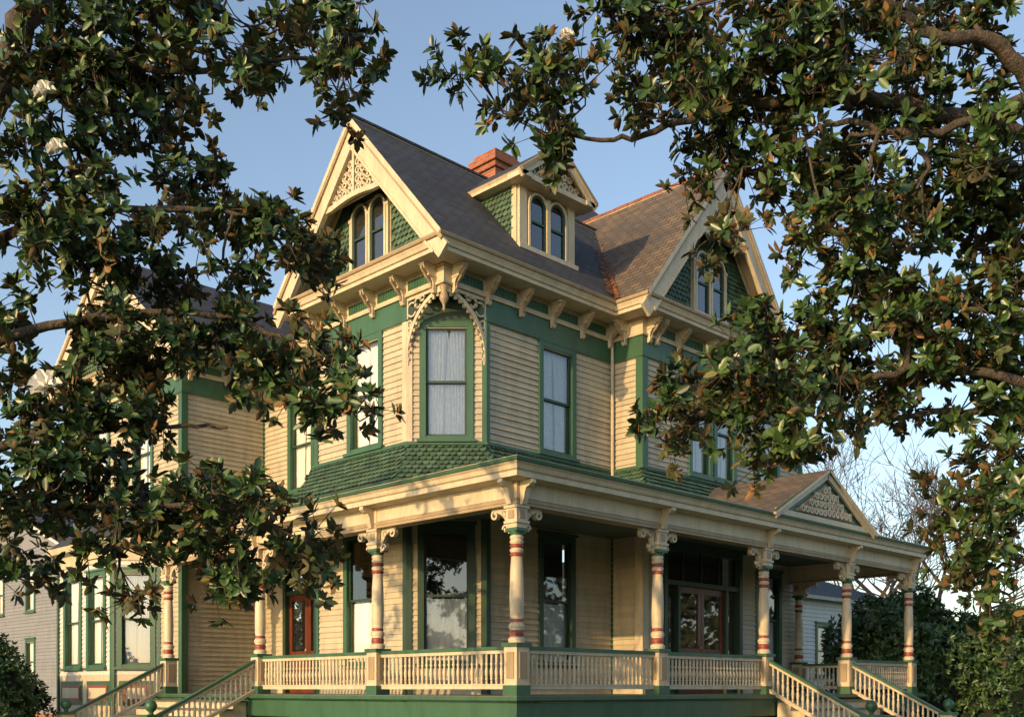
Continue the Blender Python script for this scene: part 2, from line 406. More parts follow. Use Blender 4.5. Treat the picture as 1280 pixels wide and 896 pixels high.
def quarter(fr,s0,s1,zt,zb,k='creamtrim',d0=-.03,d1=.03,wd=.07,rings=True):
    w=s1-s0; h=zt-zb
    pts=[(s0+w*(1-math.cos(math.radians(a)))+0.0,zb+h*math.sin(math.radians(a))*.93) for a in range(0,91,9)]
    strip(fret,fr,pts,wd,d0,d1,k)
    sg=1 if w>0 else -1
    strip(fret,fr,[(s0+sg*.03,zb-.05),(s0+sg*.03,zt)],.06,d0+.004,d1-.004,k)
    strip(fret,fr,[(s0,zt-.03),(s1,zt-.03)],.06,d0+.006,d1-.006,k)
    if rings:
        for (u,v,r) in ((.16,.80,.13),(.33,.87,.09),(.09,.58,.07),(.46,.92,.05),(.07,.42,.045)):
            rr=r*min(abs(w),h)*1.0
            strip(fret,fr,arc(s0+w*u,zb+h*v,rr,rr,0,330,10),.03,d0+.008,d1-.008,k)
frA=Fr((12.7,15.5,0),(0,-1,0),(0,0,1),(-1,0,0)); quarter(frA,0,1.0,8.76,7.55)
frB=Fr((13.75,14.45,0),(-1,0,0),(0,0,1),(0,-1,0)); quarter(frB,0,1.0,8.76,7.55)
for fx in (frA,frB):
    for a in range(6,90,7):
        s=1.0*(1-math.cos(math.radians(a))); z=7.55+1.21*math.sin(math.radians(a))*.93
        strip(fret,fx,arc(s+.05*math.cos(math.radians(a*.9)),z-.06,.022,.022,0,360,6),.02,-.02,.02,'creamtrim')
lathe(fret,12.72,14.47,[(.07,8.76),(.09,8.70),(.05,8.64),(.08,8.56),(.085,8.5),(.04,8.42),(.02,8.36),(.03,8.32),(.005,8.27)],'tan')

# ------------------------------------------------------------ gables
def gable(fr,peak,base,slope,ov,half_roof,wz0,wz1,ww,panel_h):
    half=lambda z:(peak-z)/slope
    lim=lambda z:(-half(z)+.12,half(z)-.12)
    hb=half(base)
    shing.add([fr.P(-hb,base,0),fr.P(hb,base,0),fr.P(0,peak-.02,0)],[(0,1,2)],'dgreen')
    scales(shing,fr,base,peak-.3,lim,[(-ww-.22,ww+.22,wz0-.12,wz1+.13)],'scale')
    box(win,fr,-ww-.2,ww+.2,wz0-.1,wz0-.03,0,.14,'creamtrim')
    poly=[(-ww-.17,wz0-.03),(ww+.17,wz0-.03),(ww+.17,wz1-.1),(ww*.5+.1,wz1+.1),(-ww*.5-.1,wz1+.1),(-ww-.17,wz1-.1)]
    prism_sz(win,fr,poly,.002,.03,'creamtrim')
    for s in (-1,1): archwin(fr,s*(ww/2+.055),wz0,wz1,ww*.86,.034)
    for s in (-ww-.12,0,ww+.12):
        box(win,fr,s-.035,s+.035,wz0,wz1-ww*.4,.0315,.09,'creamtrim')
        box(win,fr,s-.05,s+.05,wz1-ww*.4-.03,wz1-ww*.4+.03,.0315,.105,'creamtrim')
    c=math.sqrt(1+slope*slope)
    for s in (-1,1):
        def off(w): return w*c
        zb0=peak-off(.20)
        strip(trim,fr,[(s*half_roof,zb0-slope*half_roof),(0.0,zb0)],.30,ov-.07,ov-.0,'creamtrim')
        zb1=peak-off(.06)
        strip(trim,fr,[(s*half_roof,zb1-slope*half_roof),(0.0,zb1)],.07,ov+.001,ov+.04,'tan')
        zb2=peak-off(.36)
        strip(trim,fr,[(s*(half_roof-.25),zb2-slope*(half_roof-.25)),(0.0,zb2)],.05,ov-.085,ov+.02,'creamtrim')
        zb3=peak-off(.12)
        strip(trim,fr,[(s*(hb-.1),zb3-slope*(hb-.1)),(0,zb3)],.12,.04,.07,'creamtrim')
    zp=peak-panel_h; hw=half(zp)-.34*c/slope
    ztop=peak-.38*c
    prism_sz(fret,fr,[(-hw,zp),(hw,zp),(0,ztop)],ov-.16,ov-.13,'tan')
    pts=[(-hw-.1,zp)]+[( -hw+2*hw*i/8, zp-.03+.10*math.sin(math.pi*i/8)) for i in range(1,8)]+[(hw+.1,zp)]
    strip(fret,fr,pts,.1,ov-.1,ov-.02,'creamtrim')
    H=ztop-zp
    strip(fret,fr,[(0,zp+.1),(0,ztop+.1)],.06,ov-.10,ov-.045,'creamtrim')
    z=zp+.17
    while z<ztop-.1:
        hwz=hw*(1-(z-zp)/H); r=.085
        x=.12
        k=0
        while x<hwz-.02:
            for s in (-1,1):
                strip(fret,fr,spiral(s*x,z,r,90*k+(0 if s>0 else 180),s*430),.038,ov-.128,ov-.06,'creamtrim')
                strip(fret,fr,arc(s*(x+.02),z+.02,r*1.05,r*1.05,20,130,5),.024,ov-.126,ov-.07,'creamtrim')
            x+=.17; k+=1
        z+=.165
SL1=(12.3-9.37)/2.61
g1=Fr((12.6,16.46,0),(0,-1,0),(0,0,1),(-1,0,0))
gable(g1,12.3,9.37,SL1,.5,2.66,9.64,10.82,.46,1.5)
SL2=(12.82-9.37)/2.79
g2=Fr((19.68,13.53,0),(1,0,0),(0,0,1),(0,-1,0))
gable(g2,12.82,9.37,SL2,.5,2.84,9.68,10.95,.48,1.6)
SL3=(12.2-9.37)/3.55
g3=Fr((11.9,25.95,0),(0,-1,0),(0,0,1),(-1,0,0))
gable(g3,12.2,9.37,SL3,.5,3.6,9.64,10.72,.46,1.4)
def groof_x(x0,x1,yc,half,peak,base,k,k2=None):
    slab(roof,[(x0,yc-half,base),(x1,yc-half,base),(x1,yc,peak),(x0,yc,peak)],.09,k)
    slab(roof,[(x0,yc+half,base),(x1,yc+half,base),(x1,yc,peak),(x0,yc,peak)],.09,k2 or k)
groof_x(12.05,21.5,16.46,2.66,12.36,12.36-SL1*2.66,'roof')
groof_x(11.35,20,25.95,3.6,12.26,12.26-SL3*3.6,'roof')
def groof_y(y0,y1,xc,half,peak,base,k,k2):
    slab(roof,[(xc-half,y0,base),(xc-half,y1,base),(xc,y1,peak),(xc,y0,peak)],.09,k)
    slab(roof,[(xc+half,y0,base),(xc+half,y1,base),(xc,y1,peak),(xc,y0,peak)],.09,k2)
groof_y(12.98,18.2,19.68,2.84,12.88,12.88-SL2*2.84,'roofb','roof')  # sun-facing slope gets the sunlit brown copy, the other plain grey
fy=Fr((19.68,12.95,0),(0,1,0),(0,0,1),(1,0,0)); 
for j in range(13): box(roof,fy,j*.4,j*.4+.385,12.84,12.905+.006*(j%2),-.06,.06,'ridge')
fx=Fr((12.02,16.46,0),(1,0,0),(0,0,1),(0,1,0))
for j in range(24): box(roof,fx,j*.4,j*.4+.395,12.33,12.375,-.07,.07,'roof')
ax,ay,az=21.3,19.3,15.0; bx0,bx1,by0,by1,bz=13.6,25.95,13.83,25.0,9.37
for a,b_ in (((bx0,by0),(bx1,by0)),((bx1,by0),(bx1,by1)),((bx1,by1),(bx0,by1)),((bx0,by1),(bx0,by0))):
    roof.add([(a[0],a[1],bz),(b_[0],b_[1],bz),(ax,ay,az)],[(0,1,2)],'roof')
slab(roof,[(13.6,19.0,9.37),(13.6,23,9.37),(17.6,23,12.0),(17.6,19.0,12.0)],.08,'roof')
# chimney
cx,cy=17.5,18.05; ct=13.6
wbox(roof,cx-.34,cx+.34,cy-.34,cy+.34,11.3,ct,'brick'); wbox(roof,cx-.40,cx+.40,cy-.40,cy+.40,ct+.001,ct+.13,'brick'); wbox(roof,cx-.46,cx+.46,cy-.46,cy+.46,ct+.131,ct+.3,'brick'); wbox(roof,cx-.37,cx+.37,cy-.37,cy+.37,ct+.301,ct+.42,'brick')
# dormer
dc=15.35; dh=.80; dy=14.4
fd=Fr((dc,dy,0),(1,0,0),(0,0,1),(0,-1,0))
rz=lambda y:9.37+(y-13.85)*SL1
shing.add([fd.P(-dh,9.8,0),fd.P(dh,9.8,0),fd.P(dh,11.3,0),fd.P(-dh,11.3,0)],[(0,1,2,3)],'creamtrim')
box(trim,fd,-dh,-dh+.2,9.8,11.25,.0,.06,'creamtrim'); box(trim,fd,dh-.2,dh,9.8,11.25,.0,.06,'creamtrim')
box(trim,fd,-dh-.05,dh+.05,9.93,10.02,.0,.12,'creamtrim'); box(trim,fd,-dh+.2,dh-.2,9.84,9.93,.0,.04,'green')
for s in (-1,1): archwin(fd,s*.28,10.05,11.08,.42,.01)
box(trim,fd,-.05,.05,10.02,11.1,.0,.09,'creamtrim')
for sd in (-1,1):
    fc=Fr((dc+sd*dh,dy,0),(0,1,0),(0,0,1),(sd,0,0))
    shing.add([fc.P(0,9.8,0),fc.P(2.0,11.6,0),fc.P(2.0,11.5,0),fc.P(0,11.35,0)],[(0,1,2,3)],'dgreen')
    shing.add([fc.P(0,9.8,.001),fc.P(1.55,11.3,.001),fc.P(0,11.3,.001)],[(0,1,2)],'dgreen')
    scales(shing,fc,9.8,11.3,lambda z:(.12,1.7),[],'scale',keep=lambda c,z:z>rz(dy+c)+.02)
    box(trim,fc,0,.13,9.9,11.25,.001,.035,'creamtrim')
    box(trim,fc,-.4,1.8,11.18,11.27,.0,.26,'creamtrim')
dpk=12.12; de=dh+.30; dsl=(dpk-11.27)/de
for sd in (-1,1):
    slab(roof,[(dc+sd*de,dy-.42,11.29),(dc+sd*de,16.3,11.29),(dc,16.5,dpk+.02),(dc,dy-.42,dpk+.02)],.07,'roof')
    strip(trim,fd,[(sd*de,11.2),(0,dpk-.09)],.17,.34,.40,'creamtrim')
    strip(trim,fd,[(sd*de,11.26),(0,dpk-.03)],.06,.401,.435,'tan')
box(trim,fd,-de+.02,de-.02,11.17,11.27,0,.37,'creamtrim')
prism_sz(fret,fd,[(-de+.2,11.27),(de-.2,11.27),(0,dpk-.16)],.16,.2,'tan')
for z,xs in ((11.40,(.1,.27,.45,.62)),(11.56,(.1,.27,.42)),(11.72,(.09,.22)),(11.86,(.06,))):
    for x in xs:
        for s in (-1,1): strip(fret,fd,spiral(s*x,z,.08,0,s*430),.036,.2,.27,'creamtrim')
# ------------------------------------------------------------ porch
porch=MB(); bal=MB(); colm=MB()
PP=[(11.35,22.6),(11.35,11.25),(24.8,11.25),(24.8,14.4)]
fl=[(11.12,22.85),(11.12,11.02),(25.03,11.02),(25.03,14.4),(21.95,14.4),(21.95,14.6),(14.5,14.6),(14.4,22.85)]
prism_xy(porch,fl,1.2,FL,'floor')
sweep(porch,PP,[(.1,.88),(.2,.88),(.2,1.19),(.1,1.19)],'green')
sweep(porch,PP,[(.1,1.2),(.25,1.205),(.28,1.23),(.28,1.285),(.1,1.29)],'green')
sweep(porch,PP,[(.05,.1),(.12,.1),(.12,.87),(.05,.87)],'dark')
for i in range(len(PP)-1):
    fr,L=wf(PP[i],PP[i+1]); n=max(1,int(L/1.7))
    for j in range(n+1):
        s=min(max(L*j/n,.2),L-.2); box(porch,fr,s-.22,s+.22,0,.875,-.2,.17,'brick')
    x=0
    while x<L:
        strip(porch,fr,[(x,.1),(min(L,x+.7),.8)],.03,.125,.135,'dgreen'); strip(porch,fr,[(x,.8),(min(L,x+.7),.1)],.03,.137,.147,'dgreen'); x+=.14
prism_xy(porch,[(11.45,22.7),(11.45,11.35),(24.7,11.35),(24.7,14.4),(21.95,14.4),(21.95,14.6),(14.5,14.6),(14.3,22.7)],4.6,4.64,'ceil')
BZ=4.2
sweep(porch,PP,[(-.1,BZ),(.1,BZ),(.1,4.598),(-.1,4.598)],'creamtrim')
sweep(porch,PP,[(.101,BZ+.02),(.12,BZ+.02),(.12,BZ+.07),(.101,BZ+.09)],'tan')
sweep(porch,PP,[(-.13,BZ-.03),(.13,BZ-.03),(.13,BZ-.001),(-.13,BZ-.001)],'tan')
sweep(porch,PP,[(.101,4.52),(.36,4.54),(.36,4.62),(.39,4.64),(.41,4.70),(.44,4.73),(.44,4.78),(.0,4.78),(.0,4.60),(.101,4.60)],'creamtrim')
sweep(porch,PP,[(.442,4.735),(.465,4.745),(.475,4.79),(.46,4.80),(.1,4.80),(.1,4.782),(.442,4.782)],'green')
e=.45; X0=11.35-e; Y0=11.25-e; X1=24.8+e; zE=4.81; zW=5.36
slab(roof,[(X0,22.9,zE),(X0,Y0,zE),(12.7,14.45,zW),(12.7,22.9,zW)],.02,'roof')
slab(roof,[(X0,Y0,zE),(X1,Y0,zE),(X1,14.5,zW),(12.7,14.5,zW+.002)],.02,'roof')
slab(roof,[(12.69,15.4,zW-.003),(12.69,14.4,zW-.003),(13.8,14.4,zW-.003)],.02,'roof')
slab(roof,[(12.68,18.4,zW),(12.68,22.9,zW),(14.25,22.9,zW+.45),(14.25,18.4,zW+.45)],.02,'roof')
def column(x,y,bl,base=FL):
    f=Fr((x,y,0),(1,0,0),(0,0,1),(0,-1,0))
    box(colm,f,-.15,.15,base,base+.16,-.15,.15,'green')
    box(colm,f,-.135,.135,base+.16,base+.74,-.135,.135,'creamtrim')
    for sg in (-1,1):
        box(colm,f,-.08,.08,base+.26,base+.66,sg*.1355,sg*.148,'tan')
        box(colm,f,sg*.1355,sg*.148,base+.26,base+.66,-.08,.08,'tan')
    box(colm,f,-.165,.165,base+.74,base+.80,-.165,.165,'green')
    z=base+.8
    lathe(colm,x,y,[(.12,z),(.13,z+.03),(.13,z+.06),(.10,z+.09)],'creamtrim',16)
    lathe(colm,x,y,[(.098,z+.09),(.112,z+.12),(.112,z+.16),(.098,z+.19)],'red',16)
    lathe(colm,x,y,[(.095,z+.19),(.12,z+.23),(.12,z+.27),(.095,z+.31)],'creamtrim',16)
    lathe(colm,x,y,[(.095,z+.31),(.106,z+.335),(.095,z+.36)],'red',16)
    lathe(colm,x,y,[(.092,z+.36),(.104,z+.42),(.108,z+.7),(.10,z+1.05),(.085,z+1.30)],'creamtrim',16)
    for zz,k in ((1.30,'red'),(1.365,'creamtrim'),(1.43,'red'),(1.495,'creamtrim'),(1.56,'creamtrim')):
        lathe(colm,x,y,[(.085,z+zz),(.105,z+zz+.02),(.105,z+zz+.045),(.085,z+zz+.065)],k,16)
    lathe(colm,x,y,[(.085,z+1.62),(.11,z+1.65),(.12,z+1.68)],'green',16)
    t=z+1.68
    box(colm,f,-.125,.125,t,t+.05,-.125,.125,'green')
    box(colm,f,-.115,.115,t+.05,4.5,-.115,.115,'creamtrim')
    box(colm,f,-.14,.14,t+.12,t+.16,-.14,.14,'creamtrim'); box(colm,f,-.14,.14,4.13,4.168,-.14,.14,'creamtrim')
    for sg in (-1,1):
        box(colm,f,-.06,.06,t+.19,4.10,sg*.1155,sg*.128,'tan'); box(colm,f,sg*.1155,sg*.128,t+.19,4.10,-.06,.06,'tan')
    for d in bl:
        nv=Vector((d[1],-d[0],0)); fb=Fr((x,y,0),(d[0],d[1],0),(0,0,1),nv)
        pts=[(.115+.36*(1-math.cos(math.radians(a))),4.17-.40+.38*math.sin(math.radians(a))) for a in range(0,91,9)]
        strip(colm,fb,pts,.07,-.035,.035,'creamtrim')
        prism_sz(colm,fb,[(.115,3.80),(.16,3.78),(.17,3.89),(.22,4.00),(.30,4.08),(.40,4.12),(.50,4.10),(.53,4.168),(.115,4.168)],-.022,.022,'creamtrim')
        strip(colm,fb,spiral(.44,4.07,.08,90,-400),.032,-.04,.04,'creamtrim')
        strip(colm,fb,spiral(.20,3.84,.07,0,400),.03,-.04,.04,'creamtrim')
        strip(colm,fb,arc(.24,4.07,.045,.045,0,350,9),.02,-.038,.038,'tan')
def outb(x,y,nx,ny):
    fr=Fr((x,y,0),(-ny,nx,0),(0,0,1),(nx,ny,0))
    prism_dz(colm,fr,-.05,.05,[(.116,4.53),(.36,4.53),(.36,4.48),(.31,4.44),(.25,4.42),(.22,4.35),(.2,4.26),(.17,4.18),(.116,4.17)],'creamtrim')
Lx,Ly=11.35,11.25
xs=[14.85,18.3,21.7]; ys=[14.66,18.46,22.3]
column(Lx,Ly,[(1,0),(0,1)]); outb(Lx,Ly,-1,0); outb(Lx,Ly,0,-1)
for x in xs: column(x,Ly,[(1,0),(-1,0)]); outb(x,Ly,0,-1)
column(24.8,Ly,[(-1,0),(0,1)]); outb(24.8,Ly,0,-1)
for y in ys: column(Lx,y,[(0,1),(0,-1)] if y<22 else [(0,-1)]); outb(Lx,y,-1,0)
column(24.8,14.2,[(0,-1)])
def spindle(x,y,z0,h):
    pr=[(.02,0),(.02,.14),(.031,.17),(.018,.2),(.024,.26),(.032,.4),(.024,.52),(.017,.6),(.031,.68),(.018,.72),(.021,.8),(.021,1)]
    lathe(bal,x,y,[(r,z0+q*h) for r,q in pr],'creamtrim',7)
def balus(A,B,zA,zB):
    fr,L=wf(A,B); S=fr.S.copy(); S.z=(zB-zA)/L; f=Fr((A[0],A[1],zA),S,(0,0,1),fr.N)
    box(bal,f,.12,L-.12,.70,.755,-.055,.055,'green'); box(bal,f,.12,L-.12,.645,.699,-.035,.035,'creamtrim')
    box(bal,f,.12,L-.12,.10,.16,-.035,.035,'creamtrim'); box(bal,f,.12,L-.12,.1605,.18,-.045,.045,'creamtrim')
    n=int((L-.3)/.108)
    for i in range(n):
        s=.16+(L-.32)*(i+.5)/n; p=f.P(s,.18); spindle(p.x,p.y,p.z,.465)
balus((Lx,Ly),(14.85,Ly),FL,FL); balus((14.85,Ly),(18.3,Ly),FL,FL); balus((21.7,Ly),(24.8,Ly),FL,FL); balus((24.8,Ly),(24.8,14.2),FL,FL)
balus((Lx,14.66),(Lx,Ly),FL,FL); balus((Lx,18.46),(Lx,14.66),FL,FL)
def newel(x,y,z):
    f=Fr((x,y,0),(1,0,0),(0,0,1),(0,-1,0))
    box(bal,f,-.14,.14,0,.2,-.14,.14,'green'); box(bal,f,-.12,.12,.2,z+.75,-.12,.12,'creamtrim'); box(bal,f,-.15,.15,z+.75,z+.81,-.15,.15,'green')
    lathe(bal,x,y,[(.05,z+.81),(.04,z+.85),(.09,z+.9),(.115,z+.97),(.09,z+1.04),(.03,z+1.08)],'green',14)
ns=7; run=.3
for j in range(ns):
    zt=FL-(j+1)*FL/(ns+1)
    wbox(porch,18.42,21.58,11.02-(j+1)*run,11.02-j*run-.002,0,zt,'creamtrim'); wbox(porch,18.4,21.6,11.0-(j+1)*run-.02,11.02-j*run-.004,zt+.001,zt+.035,'floor')
    wbox(porch,11.12-(j+1)*run,11.12-j*run-.002,18.6,22.16,0,zt,'creamtrim'); wbox(porch,11.10-(j+1)*run-.02,11.12-j*run-.004,18.58,22.18,zt+.001,zt+.035,'floor')
yb=11.25-2.25; xb=11.35-2.3; zl=.12
for x in (18.3,21.7): balus((x,yb),(x,Ly),zl,FL); newel(x,yb,zl)
for y in (18.46,22.3): balus((xb,y),(Lx,y),zl,FL); newel(xb,y,zl)
fp=Fr((20.0,10.83,0),(1,0,0),(0,0,1),(0,-1,0)); pk=5.88; ph=2.05
prism_sz(trim,fp,[(-ph+.1,4.8),(ph-.1,4.8),(0,pk-.06)],-.06,-.02,'green')
for s in (-1,1):
    slab(roof,[(20+s*(ph+.08),10.72,4.80),(20+s*(ph+.08),13.6,4.80),(20,13.6,pk+.04),(20,10.72,pk+.04)],.05,'roofb')
    strip(trim,fp,[(s*(ph),4.76),(0,pk-.07)],.14,.0,.06,'creamtrim'); strip(trim,fp,[(s*(ph+.02),4.84),(0,pk-.0)],.05,.061,.09,'green')
strip(trim,fp,[(-ph+.1,4.86),(ph-.1,4.86)],.1,-.02,.03,'creamtrim')
prism_sz(fret,fp,[(-1.25,4.95),(1.25,4.95),(0,5.62)],-.019,.0,'tan')
for z,xs_ in ((5.03,(.1,.27,.45,.63,.81,.98)),(5.19,(.1,.27,.45,.63)),(5.35,(.1,.27,.42)),(5.49,(.08,))):
    for x in xs_:
        for s in (-1,1): strip(fret,fp,spiral(s*x,z,.085,40,s*430),.036,.0,.04,'creamtrim')
def doorway(fr,s0,s1,z0,z1):
    c=.12
    box(doors,fr,s0,s0+c,z0,z1,-.16,.06,'dgreen'); box(doors,fr,s1-c,s1,z0,z1,-.16,.06,'dgreen'); box(doors,fr,s0+c,s1-c,z1-c,z1,-.16,.058,'dgreen')
    box(doors,fr,s0-.06,s1+.06,z1,z1+.08,-.02,.12,'dgreen')
    zt=z0+2.35; box(doors,fr,s0+c,s1-c,zt,zt+.1,-.14,.03,'dgreen')
    W_=s1-s0-2*c; side=.42 if W_>2 else .0
    a=s0+c; b_=s1-c
    if side:
        for q in (a,b_-side):
            box(doors,fr,q,q+side,z0,z0+.75,-.12,-.06,'dgreen'); glass.add([fr.P(q,z0+.75,-.09),fr.P(q+side,z0+.75,-.09),fr.P(q+side,zt,-.09),fr.P(q,zt,-.09)],[(0,1,2,3)],'glass')
        box(doors,fr,a+side,a+side+.08,z0,zt,-.13,.02,'dgreen'); box(doors,fr,b_-side-.08,b_-side,z0,zt,-.13,.02,'dgreen')
        a+=side+.08; b_-=side+.08
    glass.add([fr.P(s0+c,zt+.1,-.07),fr.P(s1-c,zt+.1,-.07),fr.P(s1-c,z1-c,-.07),fr.P(s0+c,z1-c,-.07)],[(0,1,2,3)],'glass')
    for k in range(1,4): s=s0+c+(s1-s0-2*c)*k/4; box(doors,fr,s-.02,s+.02,zt+.1,z1-c,-.1,-.04,'dgreen')
    mid=(a+b_)/2
    for l,r in ((a,mid-.006),(mid+.006,b_)):
        st=.11
        box(doors,fr,l,l+st,z0+.01,zt,-.12,-.06,'door'); box(doors,fr,r-st,r,z0+.01,zt,-.12,-.06,'door')
        for za,zb in ((z0+.01,z0+.22),(z0+.85,z0+1.0),(zt-.14,zt)): box(doors,fr,l+st,r-st,za,zb,-.12,-.062,'door')
        box(doors,fr,l+st,r-st,z0+.22,z0+.85,-.11,-.085,'door'); box(doors,fr,l+st+.05,r-st-.05,z0+.28,z0+.79,-.0845,-.07,'door')
        g=[fr.P(l+st,z0+1.0,-.09),fr.P(r-st,z0+1.0,-.09),fr.P(r-st,zt-.14,-.09),fr.P(l+st,zt-.14,-.09)]; glass.add(g,[(0,1,2,3)],'glass')
    doors.add([fr.P(s0-.3,z0,-.7),fr.P(s1+.3,z0,-.7),fr.P(s1+.3,z1+.3,-.7),fr.P(s0-.3,z1+.3,-.7)],[(0,1,2,3)],'dark')
    lathe(doors,*fr.P(mid-.05,0,-.04).xy,[(.025,z0+1.0),(.03,z0+1.03),(.02,z0+1.06)],'tan',8)
fr8,_=wf(U[8],U[9]); doorway(fr8,.7,3.7,FL,4.52)
fr2,_=wf(U[2],U[3]); doorway(fr2,.9,2.7,FL,4.35)
bayp=[(12.0,28.8),(11.2,28.0),(11.2,24.8),(12.0,24.0)]
for i in range(3):
    fr,L=wf(bayp[i],bayp[i+1]); ops=[]
    if i==1: ops=[window(fr,.35,1.45,1.9,4.3,'full'),window(fr,1.75,2.85,1.9,4.3,'full')]
    else: ops=[window(fr,.1,L-.1,1.9,4.3,'full')]
    siding(walls,fr,L,1.75,4.5,ops,'white')
    box(trim,fr,.0,L,.5,1.75,-.05,.015,'creamtrim')
    n=2 if L>2 else 1
    for k in range(n):
        a=L*k/n+.14; b_=L*(k+1)/n-.14; box(trim,fr,a,b_,1.0,1.6,.016,.03,'green'); box(trim,fr,a+.1,b_-.1,1.1,1.5,.031,.045,'red'); box(trim,fr,a+.17,b_-.17,1.17,1.43,.046,.055,'creamtrim')
    box(trim,fr,-.03,.05,.5,4.6,.016,.07,'green'); box(trim,fr,L-.05,L+.03,.5,4.6,.017,.071,'green')
sweep(trim,bayp,[(0,4.5),(.05,4.5),(.08,4.8),(.3,4.85),(.34,5.0),(0,5.05)],'creamtrim')
roof.add([(11.9-.9,28.2,5.06),(11.9-.9,24.6,5.06),(12.05,23.7,5.06),(12.05,23.9,5.8),(12.05,28.6,5.8),(12.05,29.0,5.06)],[(0,1,3,4),(1,2,3),(0,4,5)],'roof')
sweep(trim,[(12,29),(12,22.9),(14.0,22.9)],[(0,5.5),(.04,5.5),(.04,5.9),(0,5.9)],'green')
lathe(trim,17.38,14.36,[(.035,5.3),(.035,9.05)],'creamtrim',8)
lv=MB()
def flat_leaf(mb,p,n,k,s=.045):
    n=Vector(n).normalized(); a=n.orthogonal().normalized(); b_=n.cross(a); t=random.uniform(0,6.28)
    u=a*math.cos(t)+b_*math.sin(t); w=n.cross(u); p=Vector(p)+n*random.uniform(.005,.025); u+=n*random.uniform(-.25,.25)
    mb.add([p-u*s,p+w*s*.5,p+u*s,p-w*s*.5],[(0,1,2,3)],k)
for _ in range(600):
    t=abs(random.gauss(0,.6)); x=16.84+t; zz=12.88-SL2*(2.84-t)
    y=13.85+(zz-9.37)/SL1+.02
    if random.random()<.55: flat_leaf(lv,(x,y-random.uniform(0,.14)**1,zz+.04),(-SL2,0,1),'fallen')
    else:
        x2=x-random.uniform(0,.22); flat_leaf(lv,(x2,y,9.37+(y-13.80)*SL1+.04),(0,-SL1,1),'fallen')
for _ in range(150):
    x=random.uniform(12,22); y=random.uniform(10.9,12.5); flat_leaf(lv,(x,y,4.82+(y-10.8)*.15),(0,-.15,1),'fallen')
for _ in range(180):
    y=random.uniform(11,22); x=random.uniform(10.95,12.5); flat_leaf(lv,(x,y,4.82+(x-10.9)*.3),(-.3,0,1),'fallen')
for b_,n in ((walls,'clapboard_walls'),(trim,'trim_and_cornice'),(shing,'fish_scale_shingles'),(roof,'roof_and_chimney'),(win,'window_frames'),(glass,'window_panes'),(curt,'curtains'),(fret,'brackets_and_fretwork'),(doors,'front_doors'),(porch,'porch_deck_and_steps'),(bal,'porch_balustrade'),(colm,'porch_columns')):
    b_.build(n,house)
lv.build('fallen_leaves')

# ------------------------------------------------------------ vegetation
def T(r,d,z): return np.array([(d+r)/R2,(d-r)/R2,z])
def leafmesh(centers,axes,nleaf,L,kt,kb,spread=(30,85),thick=.0015,wr=(.34,.46)):
    centers=np.asarray(centers,float); axes=np.asarray(axes,float); axes/=np.linalg.norm(axes,axis=1,keepdims=True)
    n=len(centers); C=np.repeat(centers,nleaf,0); A=np.repeat(axes,nleaf,0); m=n*nleaf
    ref=np.where(np.abs(A[:,2:3])<.9,np.array([[0,0,1.]]),np.array([[1.,0,0]]))
    u=np.cross(A,ref); u/=np.linalg.norm(u,axis=1,keepdims=True); v=np.cross(A,u)
    az=(np.tile(np.arange(nleaf),n)*2.399+np.repeat(rng.uniform(0,6.28,n),nleaf)+rng.normal(0,.25,m))[:,None]
    el=np.radians(rng.uniform(spread[0],spread[1],m))[:,None]
    C=C-A*rng.uniform(0,.05,m)[:,None]
    D=np.cos(el)*A+np.sin(el)*(np.cos(az)*u+np.sin(az)*v)
    D+=rng.normal(0,.12,(m,3)); D/=np.linalg.norm(D,axis=1,keepdims=True)
    S=np.cross(A,D); S/=np.linalg.norm(S,axis=1,keepdims=True)+1e-9; Nn=np.cross(D,S)
    tw=rng.normal(0,.35,m)[:,None]; S2=np.cos(tw)*S+np.sin(tw)*Nn; Nn=np.cross(D,S2); S=S2
    Nn*=np.sign((Nn*A).sum(1,keepdims=True)+1e-9)
    ll=(L*rng.uniform(.6,1.2,m))[:,None]; ww=ll*rng.uniform(wr[0],wr[1],m)[:,None]
    dr=rng.uniform(.02,.2,m)[:,None]
    loc=[(0.04,0,0),(.34,.48,.15),(.72,.42,.12),(1,0,0),(.72,-.42,.12),(.34,-.48,.15)]
    V=[]
    for x,y,z in loc: V.append(C+D*ll*x+S*ww*y+Nn*(ww*z-dr*ll*x*x))
    V=np.stack(V,1); nv=6
    V2=V-Nn[:,None,:]*thick
    allv=np.concatenate([V,V2],1).reshape(-1,3)
    quads=[(0,3,2,1),(0,5,4,3)]
    base=(np.arange(m)*nv*2)[:,None]
    rowi=[];rowt=[];rowm=[]
    for o,mm in ((0,0),(nv,1)):
        for q in quads: rowi+= [a+o for a in q]; rowt.append(4); rowm.append(mm)
    idx=(base+np.array(rowi)[None,:]).ravel(); tot=np.tile(rowt,m); mat=np.tile(rowm,m)
    return allv,idx,tot,mat,(kt,kb)
def leafobj(name,data,parent):
    allv,idx,tot,mat,ks=data
    me=bpy.data.meshes.new(name); me.vertices.add(len(allv)); me.vertices.foreach_set('co',allv.ravel())
    me.loops.add(len(idx)); me.loops.foreach_set('vertex_index',idx.astype(np.int32))
    me.polygons.add(len(tot)); st=np.concatenate([[0],np.cumsum(tot)[:-1]]).astype(np.int32)
    me.polygons.foreach_set('loop_start',st); me.polygons.foreach_set('loop_total',tot.astype(np.int32)); 
    for k in ks: me.materials.append(M[k])
    me.polygons.foreach_set('material_index',mat.astype(np.int32)); me.update(calc_edges=True)
    ob=bpy.data.objects.new(name,me); scene.collection.objects.link(ob); ob.parent=parent; return ob
